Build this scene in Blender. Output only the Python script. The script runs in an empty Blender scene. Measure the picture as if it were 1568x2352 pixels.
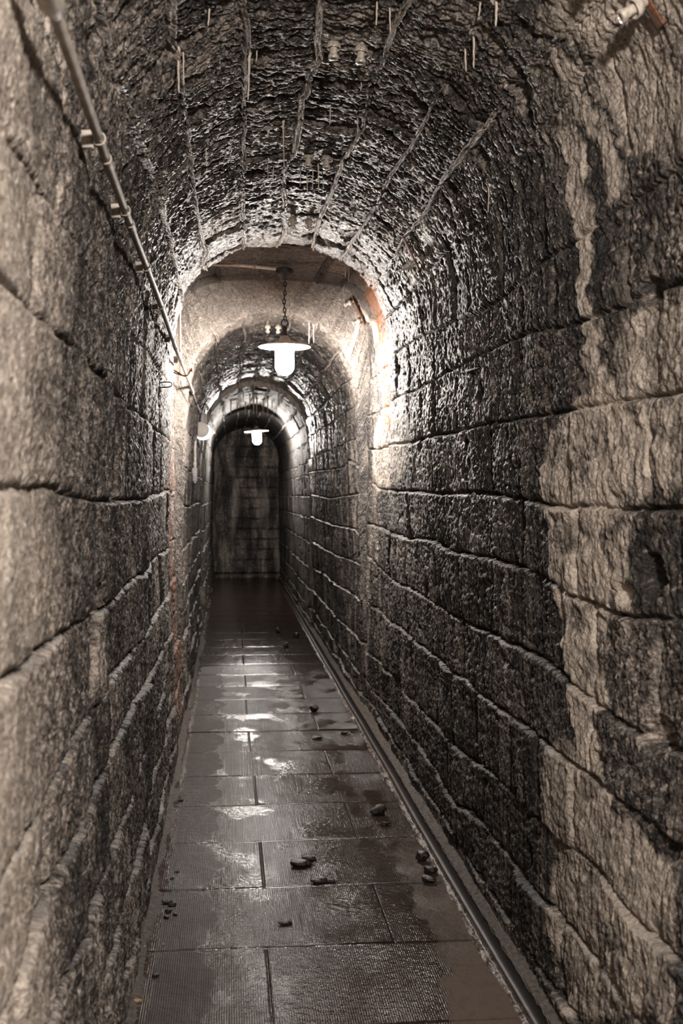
# Stone-lined service tunnel with two pendant lamps: everything is built here from mesh code.
import bpy, bmesh, math, random
import numpy as np
from mathutils import Vector, Matrix
PI=np.pi
def sstep(a,b,x):
    t=np.clip((x-a)/(b-a),0,1); return t*t*(3-2*t)
UL,UV,UR=2.30,1.95,2.30          # reference lengths: left wall, vault, right wall
# ring table: y start -> cx, a, b, zs, n, left push, right push
RINGS=[(-9.0,(.310,.620,.630,2.30,2.25,.000,.000)),
       (6.25,(.305,.655,.675,2.30,4.0,.010,.010)),
       (7.55,(.305,.585,.620,2.14,2.05,.000,.000)),
       (12.1,(.312,.600,.590,2.10,2.05,-.035,-.030))]
STEP=.035
def ring(y):
    y=np.asarray(y,float)
    P=[np.full(y.shape,v) for v in RINGS[0][1]]
    for ys,vals in RINGS[1:]:
        t=sstep(ys-STEP/2,ys+STEP/2,y)
        for i,v in enumerate(vals): P[i]=P[i]*(1-t)+v*t
    return P
def wallx(y,z,P):
    cx,a,b,zs,n,pl,pr=P
    f=np.clip(z/zs,0,1.2)
    bul=np.sin(PI*np.clip(f,0,1))
    xl=-.292*(1-f)+(cx-a)*f-.030*bul-pl
    near=(1-sstep(2.35,3.05,y))*sstep(.35,1.1,z)*.085
    xr=.935*(1-f)+(cx+a)*f+.004*bul+pr+near
    return xl,xr
def surf(u,y):
    """base surface point for profile coordinate u and tunnel coordinate y"""
    u=np.asarray(u,float);y=np.asarray(y,float)
    u,y=np.broadcast_arrays(u,y)
    P=ring(y);cx,a,b,zs,n,pl,pr=P
    zl=np.clip(u/UL,0,1)*zs; zr=np.clip((UL+UV+UR-u)/UR,0,1)*zs
    ph=PI*(1-np.clip((u-UL)/UV,0,1))
    xl,_=wallx(y,zl,P);_,xr=wallx(y,zr,P)
    c,s=np.cos(ph),np.sin(ph)
    # springings include the push so that the curve is continuous
    lx,_=wallx(y,zs,P);_,rx=wallx(y,zs,P)
    cx2=(lx+rx)/2;a2=(rx-lx)/2
    e=2/n
    vx=cx2+a2*np.sign(c)*np.abs(c)**e; vz=zs+b*np.abs(s)**e
    x=np.where(u<UL,xl,np.where(u<=UL+UV,vx,xr))
    z=np.where(u<UL,zl,np.where(u<=UL+UV,vz,zr))
    return x,z

LAMP1=(.358,7.0,2.449);LAMP2=(.379,15.0,2.367)
LAMP_E=740.;LAMP_E2=440.;LED_E=4.
BACK_E=360.;BACK_P=(.33,-.3,2.36);EXPO=.27
WLIGHT=(-.240,10.0,2.075);DROP=(-.286,9.4,1.998)
f4=np.float32
SC=bpy.context.scene; COL=SC.collection
rng=np.random.default_rng(7); random.seed(5)

# ------------------------------------------------------------------ noise
def _hash(i,j,seed):
    n=(i.astype(np.uint32)*np.uint32(374761393)+j.astype(np.uint32)*np.uint32(668265263)+np.uint32((seed*2246822519)&0xffffffff))
    n=(n^(n>>np.uint32(13)))*np.uint32(1274126177)
    return n^(n>>np.uint32(16))
_A=np.linspace(0,2*PI,256,endpoint=False)
_GX=np.cos(_A).astype(f4);_GY=np.sin(_A).astype(f4)
def gn(x,y,seed):
    """gradient noise, about -1..1"""
    x=np.asarray(x,f4);y=np.asarray(y,f4)
    x0=np.floor(x);y0=np.floor(y);fx=x-x0;fy=y-y0
    i=x0.astype(np.int32);j=y0.astype(np.int32)
    sx=fx*fx*fx*(fx*(fx*6-15)+10);sy=fy*fy*fy*(fy*(fy*6-15)+10)
    r=None
    def c(di,dj):
        h=(_hash(i+di,j+dj,seed)&np.uint32(255)).astype(np.int32)
        return _GX[h]*(fx-di)+_GY[h]*(fy-dj)
    a=c(0,0);b=c(1,0);a+=(b-a)*sx
    d=c(0,1);b=c(1,1);d+=(b-d)*sx
    return (a+(d-a)*sy)*f4(1.5)
def ridge(n): return f4(1)-np.abs(n)*f4(2)

# ------------------------------------------------------------------ measured joints (tunnel y, profile u)
J={'RA':[(2.37,4.824),(2.55,4.819),(2.71,4.821),(2.86,4.821),(3.05,4.821),(3.32,4.814),(3.76,4.804),(4.16,4.798),(4.49,4.798),(4.88,4.788),(5.16,4.788),(5.56,4.793),(5.85,4.778),(6.48,4.761),(6.97,4.768),(7.55,4.74),(8.04,4.67),(8.71,4.715),(11.71,4.68)],
'RB':[(2.41,5.086),(2.51,5.091),(2.61,5.096),(2.72,5.088),(2.84,5.086),(2.91,5.093),(3.11,5.088),(3.28,5.076),(3.54,5.066),(3.76,5.056),(4.08,5.048),(4.53,5.053),(4.88,5.053),(5.43,5.04),(6.47,5.033),(7.07,5.018),(7.57,4.94),(8.66,4.96),(9.71,4.985),(11.98,4.942)],
'RC':[(2.37,5.343),(2.5,5.348),(2.59,5.355),(2.69,5.36),(2.75,5.35),(2.83,5.343),(2.93,5.335),(3.04,5.315),(3.22,5.305),(3.39,5.292),(3.63,5.287),(3.88,5.285),(4.06,5.29),(4.28,5.29),(4.6,5.297),(4.79,5.285),(4.96,5.267),(5.43,5.277),(5.67,5.295),(5.94,5.282),(6.43,5.282),(6.79,5.267),(7.28,5.267),(7.55,5.257),(7.68,5.214),(8.48,5.219),(9.57,5.232),(10.75,5.224),(12.06,5.204)],
'RD':[(2.33,5.633),(2.48,5.638),(2.57,5.633),(2.66,5.628),(2.78,5.61),(2.89,5.59),(3.0,5.565),(3.11,5.555),(3.23,5.547),(3.39,5.547),(3.61,5.555),(3.88,5.555),(4.11,5.562),(4.38,5.565),(4.6,5.562),(4.88,5.552),(5.13,5.555),(5.4,5.547),(5.67,5.542),(5.94,5.552),(6.41,5.552),(6.73,5.534),(6.99,5.524),(7.57,5.474),(8.37,5.481),(8.95,5.499),(9.62,5.507),(10.81,5.507),(11.82,5.504)],
'RE':[(2.26,5.829),(2.36,5.829),(2.46,5.822),(2.59,5.814),(2.71,5.802),(2.87,5.796),(3.0,5.789),(3.14,5.786),(3.32,5.786),(3.47,5.789),(3.65,5.794),(3.9,5.802),(4.11,5.804),(4.3,5.794),(4.53,5.814),(4.88,5.799),(5.09,5.799),(5.28,5.799),(5.61,5.799),(5.91,5.784),(6.43,5.814),(6.83,5.804),(7.29,5.807),(7.61,5.746),(8.18,5.749),(8.99,5.771),(10.01,5.786),(10.61,5.776),(12.01,5.824)],
'RF':[(2.18,6.048),(2.32,6.048),(2.46,6.061),(2.66,6.036),(2.84,6.026),(2.99,6.048),(3.16,6.033),(3.31,6.043),(3.48,6.041),(3.64,6.048),(3.85,6.051),(4.16,6.099),(4.39,6.104),(4.66,6.111),(4.88,6.111),(5.43,6.119),(5.7,6.117),(6.11,6.094),(6.69,6.139),(6.78,6.109),(7.47,6.154),(7.57,6.064),(7.89,6.056),(9.53,6.089)],
'RG':[(2.53,6.265),(2.71,6.26),(2.84,6.263),(3.03,6.265),(3.17,6.265),(3.38,6.283),(3.53,6.283),(3.78,6.275),(3.94,6.28),(4.19,6.298),(4.39,6.333),(4.58,6.341),(4.88,6.306),(5.42,6.301),(5.92,6.308),(6.53,6.333),(7.18,6.366),(7.54,6.333),(8.13,6.328)],
'RZ':[(2.37,4.579),(2.58,4.564),(2.65,4.584),(2.71,4.587),(2.86,4.589),(3.08,4.574),(3.33,4.551),(3.59,4.539),(3.9,4.541),(4.27,4.541),(4.56,4.529),(4.87,4.539),(5.26,4.529),(5.66,4.524)],
'RY':[(2.37,4.312),(2.67,4.33),(2.89,4.373),(3.22,4.357),(3.25,4.373),(3.48,4.38),(3.85,4.375),(4.09,4.373),(4.36,4.342),(4.76,4.312),(5.02,4.299),(5.37,4.279),(5.79,4.267)],
'RX':[(2.55,3.947),(2.72,3.977),(2.9,4.027),(3.1,4.022),(3.39,4.047),(3.85,4.088),(4.15,4.093),(4.42,4.073),(4.72,4.055),(5.06,4.065),(5.37,4.073),(5.73,4.073)],
'LA':[(1.67,1.5),(1.79,1.507),(1.9,1.5),(2.05,1.51),(2.22,1.5),(2.43,1.489),(2.78,1.479),(3.43,1.477),(4.25,1.472),(5.12,1.494),(5.82,1.51)],
'LB':[(1.7,1.217),(1.81,1.215),(1.92,1.217),(2.14,1.215),(2.39,1.21),(2.64,1.2),(2.75,1.202),(3.02,1.184),(3.33,1.187),(3.84,1.202),(4.32,1.187),(4.92,1.202),(6.39,1.192)],
'LC':[(1.69,0.94),(1.94,0.93),(2.12,0.935),(2.4,0.973),(2.66,0.97),(3.14,0.958),(3.59,0.965),(4.19,0.943),(4.86,0.945),(5.89,0.945)],
'LD':[(1.94,0.754),(2.12,0.751),(2.21,0.766),(2.36,0.756),(2.51,0.754),(2.67,0.781),(2.97,0.759),(3.38,0.784),(3.92,0.769),(4.42,0.751),(4.97,0.738),(5.66,0.731)],
'LE':[(2.22,0.554),(2.39,0.522),(2.53,0.539),(2.7,0.534),(3.06,0.512),(3.36,0.519),(3.71,0.517),(4.28,0.532),(4.61,0.539)],
'LF':[(2.56,0.343),(2.9,0.295),(3.16,0.29),(3.49,0.295),(3.86,0.285),(4.52,0.297)],
'LZ':[(1.8,1.804),(1.88,1.804),(2.1,1.797),(2.42,1.817),(3.09,1.782),(3.63,1.782),(4.05,1.794),(4.66,1.794)],
'LY':[(1.76,2.026),(1.85,2.029),(2.06,2.016),(2.28,2.014),(2.58,2.024),(2.93,2.026),(3.27,2.024),(3.92,2.041),(4.69,2.079)],
'C1':[(3.16,2.52),(3.52,2.548),(3.9,2.571),(4.18,2.566),(4.64,2.573),(5.17,2.576)],
'C2':[(2.83,2.782),(3.02,2.777),(3.19,2.78),(3.54,2.785),(3.71,2.8),(3.92,2.792),(4.4,2.785),(4.68,2.792),(5.13,2.795),(5.7,2.82)],
'C3':[(3.09,3.029),(3.37,3.042),(3.68,3.039),(3.97,3.042),(4.17,3.052),(4.52,3.049),(4.94,3.049),(5.47,3.062),(5.9,3.077)],
'C4':[(3.16,3.243),(3.56,3.264),(3.79,3.254),(3.94,3.246),(4.33,3.251),(4.47,3.251),(4.74,3.231),(5.12,3.236),(5.48,3.254)],
'C5':[(3.08,3.453),(3.25,3.44),(3.54,3.443),(3.78,3.435),(4.19,3.455),(4.54,3.425),(5.04,3.425),(5.59,3.41),(6.17,3.42)],
'C6':[(3.14,3.662),(3.51,3.657),(3.77,3.664),(4.12,3.662),(4.51,3.637),(4.83,3.647),(5.38,3.634),(5.92,3.609)]}
POLY=[('cal',1.00,[(2.93,4.03),(2.94,4.11),(2.93,4.209),(2.9,4.297),(2.87,4.375),(2.89,4.466),(2.9,4.557),(2.86,4.657),(2.85,4.728),(2.89,4.771),(2.96,4.826),(3.07,4.879),(3.21,4.977),(3.16,5.083),(3.06,5.169),(3.05,5.295),(3.02,5.403),(3.0,5.524),(2.93,5.66),(2.86,5.789),(2.7,5.907),(2.6,5.877),(2.71,5.751),(2.78,5.643),(2.7,5.615),(2.76,5.534),(2.8,5.449),(2.71,5.371),(2.71,5.234),(2.73,5.124),(2.63,5.098),(2.59,5.013),(2.67,4.902),(2.71,4.821),(2.76,4.715),(2.78,4.622),(2.8,4.481),(2.79,4.347),(2.84,4.229),(2.85,4.136),(2.86,4.078)]),
('cal',0.95,[(2.65,4.579),(2.59,4.584),(2.58,4.65),(2.57,4.725),(2.56,4.801),(2.51,4.889),(2.49,4.993),(2.51,5.076),(2.59,5.076),(2.6,4.96),(2.64,4.859),(2.66,4.748),(2.65,4.662)]),
('cal',1.00,[(2.45,4.841),(2.39,4.846),(2.4,5.015),(2.46,5.025)]),
('cal',0.90,[(2.69,5.134),(2.63,5.111),(2.57,5.103),(2.6,5.184),(2.61,5.26),(2.54,5.308),(2.55,5.373),(2.63,5.338),(2.71,5.27)]),
('cal',0.75,[(2.86,3.889),(2.78,3.886),(2.77,4.015),(2.69,4.131),(2.67,4.267),(2.71,4.297),(2.78,4.206),(2.83,4.065),(2.89,3.972)]),
('cal',0.80,[(4.21,3.841),(4.16,3.871),(4.14,3.954),(4.1,4.055),(4.19,4.06),(4.24,3.944)]),
('cal',0.81,[(4.66,3.783),(4.59,3.808),(4.64,3.932),(4.63,4.058),(4.73,4.055),(4.78,3.916)]),
('cal',0.82,[(5.21,3.843),(5.1,3.874),(5.13,4.073),(5.25,4.07)]),
('cal',0.78,[(3.16,5.784),(2.96,5.738),(2.67,5.819),(2.27,5.859),(2.18,6.149),(2.93,6.515),(3.06,6.333),(3.11,6.031)]),
('cal',1.00,[(7.54,3.806),(7.39,3.954),(7.08,4.131),(6.84,4.247),(6.55,4.431),(6.11,4.594),(6.74,4.574),(6.94,4.337),(7.21,4.163),(7.53,4.012)]),
('cal',0.60,[(6.93,4.534),(5.73,4.506),(5.59,4.746),(5.81,4.967),(7.14,5.035),(7.36,4.798)]),
('cal',0.70,[(5.19,2.125),(6.75,2.389),(7.19,2.167),(7.1,1.739),(6.37,1.84)]),
('cal',0.83,[(3.35,2.823),(3.22,2.974),(3.08,2.999),(3.23,2.999),(3.41,2.891),(3.35,2.802)]),
('rust',0.45,[(6.08,2.056),(6.95,2.2),(7.2,1.036),(7.2,0.1),(6.22,0.1),(6.2,1.318)]),
('cal',0.55,[(2.70,4.60),(2.30,4.60),(2.20,4.85),(2.25,5.05),(2.70,5.03)]),
('cal',0.62,[(2.75,3.75),(2.2,3.75),(2.2,4.20),(2.45,4.30),(2.66,4.2)]),
('rust',1.00,[(6.05,3.80),(6.05,4.02),(6.15,4.20),(6.3,4.40),(6.4,4.66),(6.62,4.66),(6.75,4.45),(6.95,4.30),(7.15,4.10),(7.2,3.80),(6.6,3.68)]),]
UTOT=UL+UV+UR
def joint_curves(Y):
    out=[]
    def add(name,u0=None,kind='w',amp=.012):
        k=len(out)
        if name:
            p=np.array(J[name]);yy,uu=p[:,0],p[:,1]
            keep=np.concatenate([[True],np.diff(yy)>1e-4]);yy,uu=yy[keep],uu[keep]
            v=np.interp(Y,yy,uu)
            far=np.maximum(np.maximum(Y-yy[-1],yy[0]-Y),0)
            v=v+amp*gn(Y*1.7,np.full_like(Y,k*3.3+.5),90+k)*sstep(0,.4,far)*1.6
        else: v=u0+1.6*amp*gn(Y*1.5,np.full_like(Y,k*3.3+.5),90+k)
        v=v+.005*gn(Y*11,np.full_like(Y,k*1.7+.3),60+k)
        out.append((v.astype(f4),kind))
    add(None,.11)
    for n in('LF','LE','LD','LC','LB','LA','LZ','LY'): add(n)
    add(None,2.30)
    for n in('C1','C2','C3','C4','C5','C6'): add(n,kind='c',amp=.016)
    add(None,3.86,'c')
    for n in('RX','RY','RZ','RA','RB','RC','RD','RE','RF','RG'): add(n)
    add(None,6.47)
    return out

KY=.00044
def step_y(y): return np.clip(np.where(y<4.6,KY,np.where(y<6.3,.00030,.00020))*y*y,.0035,.09)
def columns():
    ys=list(np.arange(-1.8,1.3,.06));y=1.3
    while y<19.7:
        ys.append(y); y+=float(step_y(y))
    ys.append(19.72)
    ys=np.array(ys)
    for s,_ in RINGS[1:]:
        e=np.linspace(s-STEP/2,s+STEP/2,16)
        ys=np.concatenate([ys[(ys<s-STEP/2-.003)|(ys>s+STEP/2+.003)],e])
    return np.sort(ys)
DENTS=[ # y, u, half length y, half height u, depth
 (2.356,1.419,.03,.022,.03),(1.843,1.570,.022,.03,.03),(2.313,1.976,.025,.03,.03),(2.85,1.23,.10,.045,.035),
 (2.78,1.195,.07,.03,.03),(6.279,4.97,.09,.022,.03),(2.50,5.24,.06,.06,.05),(2.53,4.56,.06,.035,.05),(3.0,5.40,.03,.07,.02),
 (3.757,2.84,.04,.06,.02),(2.62,5.30,.05,.03,.03),(4.9,3.98,.04,.03,.015),(2.45,5.62,.07,.05,.04)]

def in_poly(y,u,pts):
    p=np.array(pts,float);c=np.zeros(y.shape,bool);n=len(p)
    for a in range(n):
        y1,u1=p[a];y2,u2=p[(a+1)%n]
        if u1==u2: continue
        m=(u1>u)!=(u2>u)
        c^=m&(y<(y2-y1)*(u-u1)/(u2-u1)+y1)
    return c
def blur(a,k):
    for ax in(0,1):
        p=np.pad(a,[(k,k) if q==ax else (0,0) for q in(0,1)],mode='edge')
        s=np.cumsum(p,axis=ax,dtype=np.float64);s=np.insert(s,0,0,axis=ax)
        n=2*k+1
        a=((s[n:]-s[:-n]) if ax==0 else (s[:,n:]-s[:,:-n]))/n
    return a.astype(f4)

def relief(U,Y,dy,jc):
    """height above the base surface (towards the tunnel) and stain and tone fields, rows=u, columns=y"""
    u1=U[:,0];y1=Y[0]
    sh=U.shape
    def lod(lam): return sstep(.5,1.5,lam/dy).astype(f4)[None,:]
    wC=(sstep(2.22,2.5,U)*(1-sstep(3.95,4.25,U))).astype(f4)
    wR=sstep(3.9,4.2,U).astype(f4); wL=(1-sstep(2.2,2.45,U)).astype(f4)
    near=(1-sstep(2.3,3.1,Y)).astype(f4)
    # stones ----------------------------------------------------------
    band=np.zeros(sh,np.int16)
    for v,_ in jc: band+=(U>v[None,:])
    h=np.zeros(sh,f4);sid=np.zeros(sh,f4)
    wob=gn(U*5,Y*1.5,31)*f4(.018)+gn(U*22,Y*3,32)*f4(.005)
    r=np.random.default_rng(11)
    tr=np.full(sh,9,f4)
    for k in range(len(jc)+1):
        pos=[-2.0]
        cz=10<=k<=17
        while pos[-1]<20: pos.append(pos[-1]+(r.uniform(.30,.72) if cz else r.uniform(.28,.60)))
        pos=np.array(pos,f4);off=r.normal(0,1,len(pos)).astype(f4);til=r.normal(0,1,len(pos)).astype(f4);tu=r.normal(0,1,len(pos)).astype(f4);cl=r.uniform(0,1,len(pos)).astype(f4)
        m=band==k
        if not m.any(): continue
        yy=(Y+wob)[m]
        i=np.clip(np.searchsorted(pos,yy)-1,0,len(pos)-2)
        d0=yy-pos[i];d1=pos[i+1]-yy
        tr[m]=np.where(d0<d1,d0,-d1)
        h[m]+=np.clip(off[i],-1.6,1.6)*f4(.0055)+til[i]*(d0-d1)*f4(.013)
        sid[m]=cl[i]
    dyc=np.maximum(dy,.004).astype(f4)[None,:]
    w=np.maximum(f4(.0055),dyc*.8)
    vis=(f4(.35)+f4(.65)*(gn(U*1.2,Y*1.1,33)>-.25))
    vis=vis*(1-f4(.7)*sstep(6.3,8.0,Y)).astype(f4)
    h-=f4(.016)*np.exp(-(tr/w)**2)*vis*(1-f4(.45)*wL)
    h-=f4(.010)*np.exp(-(np.abs(tr)/f4(.028)))*(1-f4(.3)*wC)
    del tr
    lip_glint=np.zeros(sh,f4)
    mort=np.zeros(sh,f4)
    for k,(v,kind) in enumerate(jc):
        lo=np.searchsorted(u1,v.min()-.12);hi=np.searchsorted(u1,v.max()+.12)
        if hi<=lo: continue
        d=U[lo:hi]-v[None,:]
        up=d if v.mean()<3.27 else -d            # + = above the joint, on either side of the tunnel
        a=np.abs(d)
        if kind=='w':
            wv=(.55+.45*gn(y1*3.1,np.full_like(y1,k+.4),150+k)).astype(f4)[None,:]
            g=-f4(.022)*np.exp(-((up-f4(.005))/f4(.0065))**2)*np.clip(wv+.25,.2,1)
            g+=np.where(up<0,(f4(.006)*np.exp(up/f4(.020))-f4(.006)*np.exp(up/f4(.005)))*np.clip(wv+.3,.2,1),-f4(.008)*np.exp(-up/f4(.030)))
            far=sstep(6.5,8,y1).astype(f4)[None,:]
            g+=far*f4(.004)*np.exp(-(d/f4(.010))**2)
            h[lo:hi]+=g
            lip_glint[lo:hi]=np.maximum(lip_glint[lo:hi],np.exp(-((up+f4(.003))/f4(.0055))**2)*(.24+.24*far))  # thin wet highlight along the joint lip, painted as a pale line
        else:
            e=sstep(-.5,.1,gn(y1*1.3,np.full_like(y1,k+.7),170+k)).astype(f4)[None,:]
            ww=f4(.0095)
            rib=1-sstep(ww*.75,ww*1.15,a)
            h[lo:hi]+=-f4(.013)*np.exp(-(a/f4(.022))**2)
            h[lo:hi]+=rib.astype(f4)*(f4(.010)+f4(.016)*e)-f4(.010)*np.exp(-(d/f4(.0030))**2)*e
            mort[lo:hi]=np.maximum(mort[lo:hi],rib.astype(f4)*(.3+.7*e))
    # masks -----------------------------------------------------------
    cal=np.zeros(sh,f4);rust=np.zeros(sh,f4)
    yw=Y+gn(U*9,Y*6,41)*f4(.05)+gn(U*26,Y*22,42)*f4(.018)
    uw=U+gn(U*3,Y*9,43)*f4(.04)+gn(U*10,Y*40,44)*f4(.015)
    for kind,val,pts in POLY:
        p=np.array(pts);l0,l1=np.searchsorted(u1,[p[:,1].min()-.1,p[:,1].max()+.1])
        c0,c1=np.searchsorted(Y[0],[p[:,0].min()-.15,p[:,0].max()+.15])
        if l1<=l0 or c1<=c0: continue
        sl=(slice(l0,l1),slice(c0,c1))
        m=in_poly(yw[sl],uw[sl],pts).astype(f4)*f4(val)
        t=cal if kind=='cal' else rust
        t[sl]=np.maximum(t[sl],m)
    del yw,uw
    # runs of lime below the springing of the far rings, pale concrete at the rib
    run=sstep(.12,.5,gn(U*.9,Y*7,46)+.35*gn(U*3,Y*22,47)).astype(f4)
    cal=np.maximum(cal,run*f4(.36)*(sstep(3.9,4.4,U)*sstep(6.4,7.2,Y)).astype(f4))
    cal=np.maximum(cal,run*f4(.15)*(wR*(1-sstep(6.4,7.2,Y))).astype(f4))
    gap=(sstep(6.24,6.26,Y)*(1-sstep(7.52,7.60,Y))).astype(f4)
    band3=(sstep(7.5,7.53,Y)*(1-sstep(7.75,8.3,Y+.25*gn(U*4,Y*3,48)))).astype(f4)
    cal=np.maximum(cal,np.maximum(gap*(1-sstep(2.5,2.8,U)).astype(f4)*sstep(1.2,2.0,U).astype(f4)*f4(.16),band3*f4(.25)*sstep(1.6,2.2,U).astype(f4)*(1-sstep(4.1,4.5,U)).astype(f4)))
    r4=(sstep(12.05,12.1,Y)*(1-sstep(13.0,14.3,Y+.5*gn(U*2,Y*1.5,49)))).astype(f4)
    cal=np.maximum(cal,r4*(f4(.08)+f4(.22)*(wL+wR)));cal=np.maximum(cal,(sstep(11.2,11.7,Y+.3*gn(U*5,Y*2,55))*(1-sstep(12.12,12.22,Y))).astype(f4)*sstep(1.6,2.2,U).astype(f4)*(1-sstep(4.6,5.2,U)).astype(f4)*f4(.98))  # end of the far arch whitened, lamp light on its rim put into calcite
    cal*=np.clip(f4(.86)+f4(.75)*gn(U*9,Y*10,51)+f4(.55)*gn(U*28,Y*34,52)*lod(.03),.12,1)
    cal=np.maximum(cal,(f4(.72)*(1-sstep(1.50,2.25,Y+.30*gn(U*2.5,Y*2,53)+.12*gn(U*11,Y*9,54)))).astype(f4)*wL)  # pale near-left stone, whitened further for the near lamp's brightness
    cal=blur(cal,2);rust=blur(rust,2);mort*=1-gap
    rust*=np.clip(.75+gn(U*8,Y*7,50)*.8,0,1)
    # tool marks and roughness ---------------------------------------------
    ux=U+gn(U*4,Y*5,1)*f4(.035);yx=Y+gn(U*5,Y*4,2)*f4(.022)
    calm=(1-f4(.62)*np.clip(cal,0,1))*(1-f4(.75)*mort)
    q=(f4(1)-f4(.55)*wL)
    h+=gn(U*2.1,Y*1.7,3)*f4(.010)+gn(U*5.5,Y*4.5,4)*f4(.007)
    calm=calm*(1-f4(.6)*np.maximum(gap*wC,(np.abs(Y-7.55)<.03)))
    h+=calm*q*lod(.055)*ridge(gn(ux*5.5,yx*15,5))*f4(.0060)*(f4(.35)+f4(1.1)*np.abs(gn(U*3,Y*3,6)))
    h+=calm*q*lod(.030)*ridge(gn(ux*17,yx*34,7))*f4(.0048)*(1+f4(.5)*wC)
    n=gn(ux*27,yx*40,8)
    h+=calm*lod(.024)*(n*f4(.0052)-np.maximum(n-.2,0)*f4(.004))*(1+f4(.35)*wC)
    n=gn(ux*55,yx*66,9)
    h+=calm*lod(.014)*(n*f4(.0042)+np.minimum(n+.2,0)*f4(.004))
    h+=calm*lod(.007)*gn(ux*118,yx*135,10)*f4(.0026)
    h+=(f4(.5)+f4(.5)*calm)*lod(.004)*gn(ux*230,yx*250,12)*f4(.0013)
    # deep tooth-like clefts of the vault stones
    cl=np.maximum(gn(ux*6,yx*11,13)-.36,0)
    h-=cl*f4(.070)*(f4(.25)+f4(.75)*wC)*lod(.05)*calm
    cl=np.maximum(gn(ux*9,yx*7.5,14)-.42,0)
    h-=cl*f4(.040)*(1-wC)*(f4(.4)+f4(.6)*wR)*calm
    # flowstone: smooth skin with drips
    cf=np.clip(cal-.5,0,.5)*2
    h+=cf*(f4(.006)+f4(.007)*np.abs(gn(U*7,Y*32,15))*lod(.04)+f4(.003)*gn(U*34,Y*40,16)*lod(.03))
    for y0,u0,ry,ru,dp in DENTS:
        l0,l1=np.searchsorted(u1,[u0-3*ru,u0+3*ru]);c0,c1=np.searchsorted(Y[0],[y0-3*ry,y0+3*ry])
        if l1<=l0 or c1<=c0: continue
        s=(slice(l0,l1),slice(c0,c1))
        rr=np.sqrt(((Y[s]-y0)/ry)**2+((U[s]-u0)/ru)**2)+gn(U[s]*30,Y[s]*30,17)*.25
        h[s]-=(dp*(1-sstep(.6,1.15,rr))).astype(f4)
    # keep the foot of the walls tidy
    foot=np.minimum(sstep(0,.10,U),sstep(0,.08,UTOT-U)).astype(f4)
    h*=f4(.35)+f4(.65)*foot
    # stains, stone tone and painted light -----------------------------------------------------------
    t=gn(U*2.2,Y*3.2,20)*f4(.5)+gn(U*6,Y*11,21)*f4(.5)+gn(U*17,Y*30,22)*f4(.45)*lod(.03)+gn(U*46,Y*60,23)*f4(.6)*lod(.016)+gn(U*120,Y*130,24)*f4(.6)*lod(.008)
    fz=(sstep(7.50,7.535,Y)*(1-sstep(7.565,7.62,Y))).astype(f4)
    t=t*(1-f4(.75)*np.maximum(fz,gap*wC))
    tone=f4(.36)+t*f4(.42)+(sid-.5)*f4(.22)
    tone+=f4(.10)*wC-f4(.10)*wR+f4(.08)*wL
    tone+=near*f4(.10)*wL+near*f4(.06)*wR-gap*f4(.04)*sstep(2.6,3.0,U).astype(f4)*(1-sstep(3.7,4.0,U)).astype(f4)  # gap crown darkened: shade above the lamp put into the stone tone
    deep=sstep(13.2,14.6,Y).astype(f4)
    tone-=deep*f4(.30)+f4(.03)*(sstep(6.1,6.5,Y)*(1-sstep(11,12,Y))).astype(f4)+f4(.10)*(sstep(12.1,12.2,Y)*(1-sstep(13.2,14.6,Y))).astype(f4)  # darker tone from the rib onward, offsets glare of the two lamps
    tone=np.maximum(tone,mort*f4(.98))
    tone=np.maximum(tone,lip_glint*f4(1.25)*np.clip(.6+gn(U*9,Y*9,26),0,1))  # joint lips lightened as painted highlights
    tone=np.clip(tone,0,1)
    wet=f4(.30)*wC+f4(.10)*wR+f4(.0)*wL
    wet=wet*(1-near*f4(.6))+f4(.24)*(sstep(6,7.5,Y)*(1-sstep(12,13,Y))).astype(f4)
    wet=np.clip((wet+gn(U*2.5,Y*2,27)*f4(.25)+f4(.25)*(Y>6.2)*wR)*(1-sstep(12.08,12.2,Y)).astype(f4)+f4(.3)*(sstep(11.4,11.8,Y)*(1-sstep(12.08,12.2,Y))).astype(f4),0,1)
    return h,tone,np.clip(cal,0,1),np.clip(rust,0,1),wet

def link(ob,parent=None):
    COL.objects.link(ob)
    if parent is not None: ob.parent=parent
    return ob
def grid_mesh(name,X,Yc,Z,attrs,flip=False):
    nr,nc=X.shape
    me=bpy.data.meshes.new(name)
    co=np.empty((nr*nc,3),f4);co[:,0]=X.ravel();co[:,1]=Yc.ravel();co[:,2]=Z.ravel()
    idx=np.arange(nr*nc,dtype=np.int32).reshape(nr,nc)
    a,b,c,d=idx[:-1,:-1],idx[:-1,1:],idx[1:,1:],idx[1:,:-1]
    f=np.stack([a,d,c,b] if flip else [a,b,c,d],-1).reshape(-1)
    nf=f.size//4
    me.vertices.add(nr*nc);me.vertices.foreach_set('co',co.ravel())
    me.loops.add(f.size);me.loops.foreach_set('vertex_index',f)
    me.polygons.add(nf);me.polygons.foreach_set('loop_start',np.arange(0,f.size,4,dtype=np.int32))
    me.update(calc_edges=True)
    me.polygons.foreach_set('use_smooth',np.ones(nf,bool))
    for n,v in attrs.items():
        at=me.attributes.new(n,'FLOAT','POINT');at.data.foreach_set('value',np.ascontiguousarray(v,f4).ravel())
    return me

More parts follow.
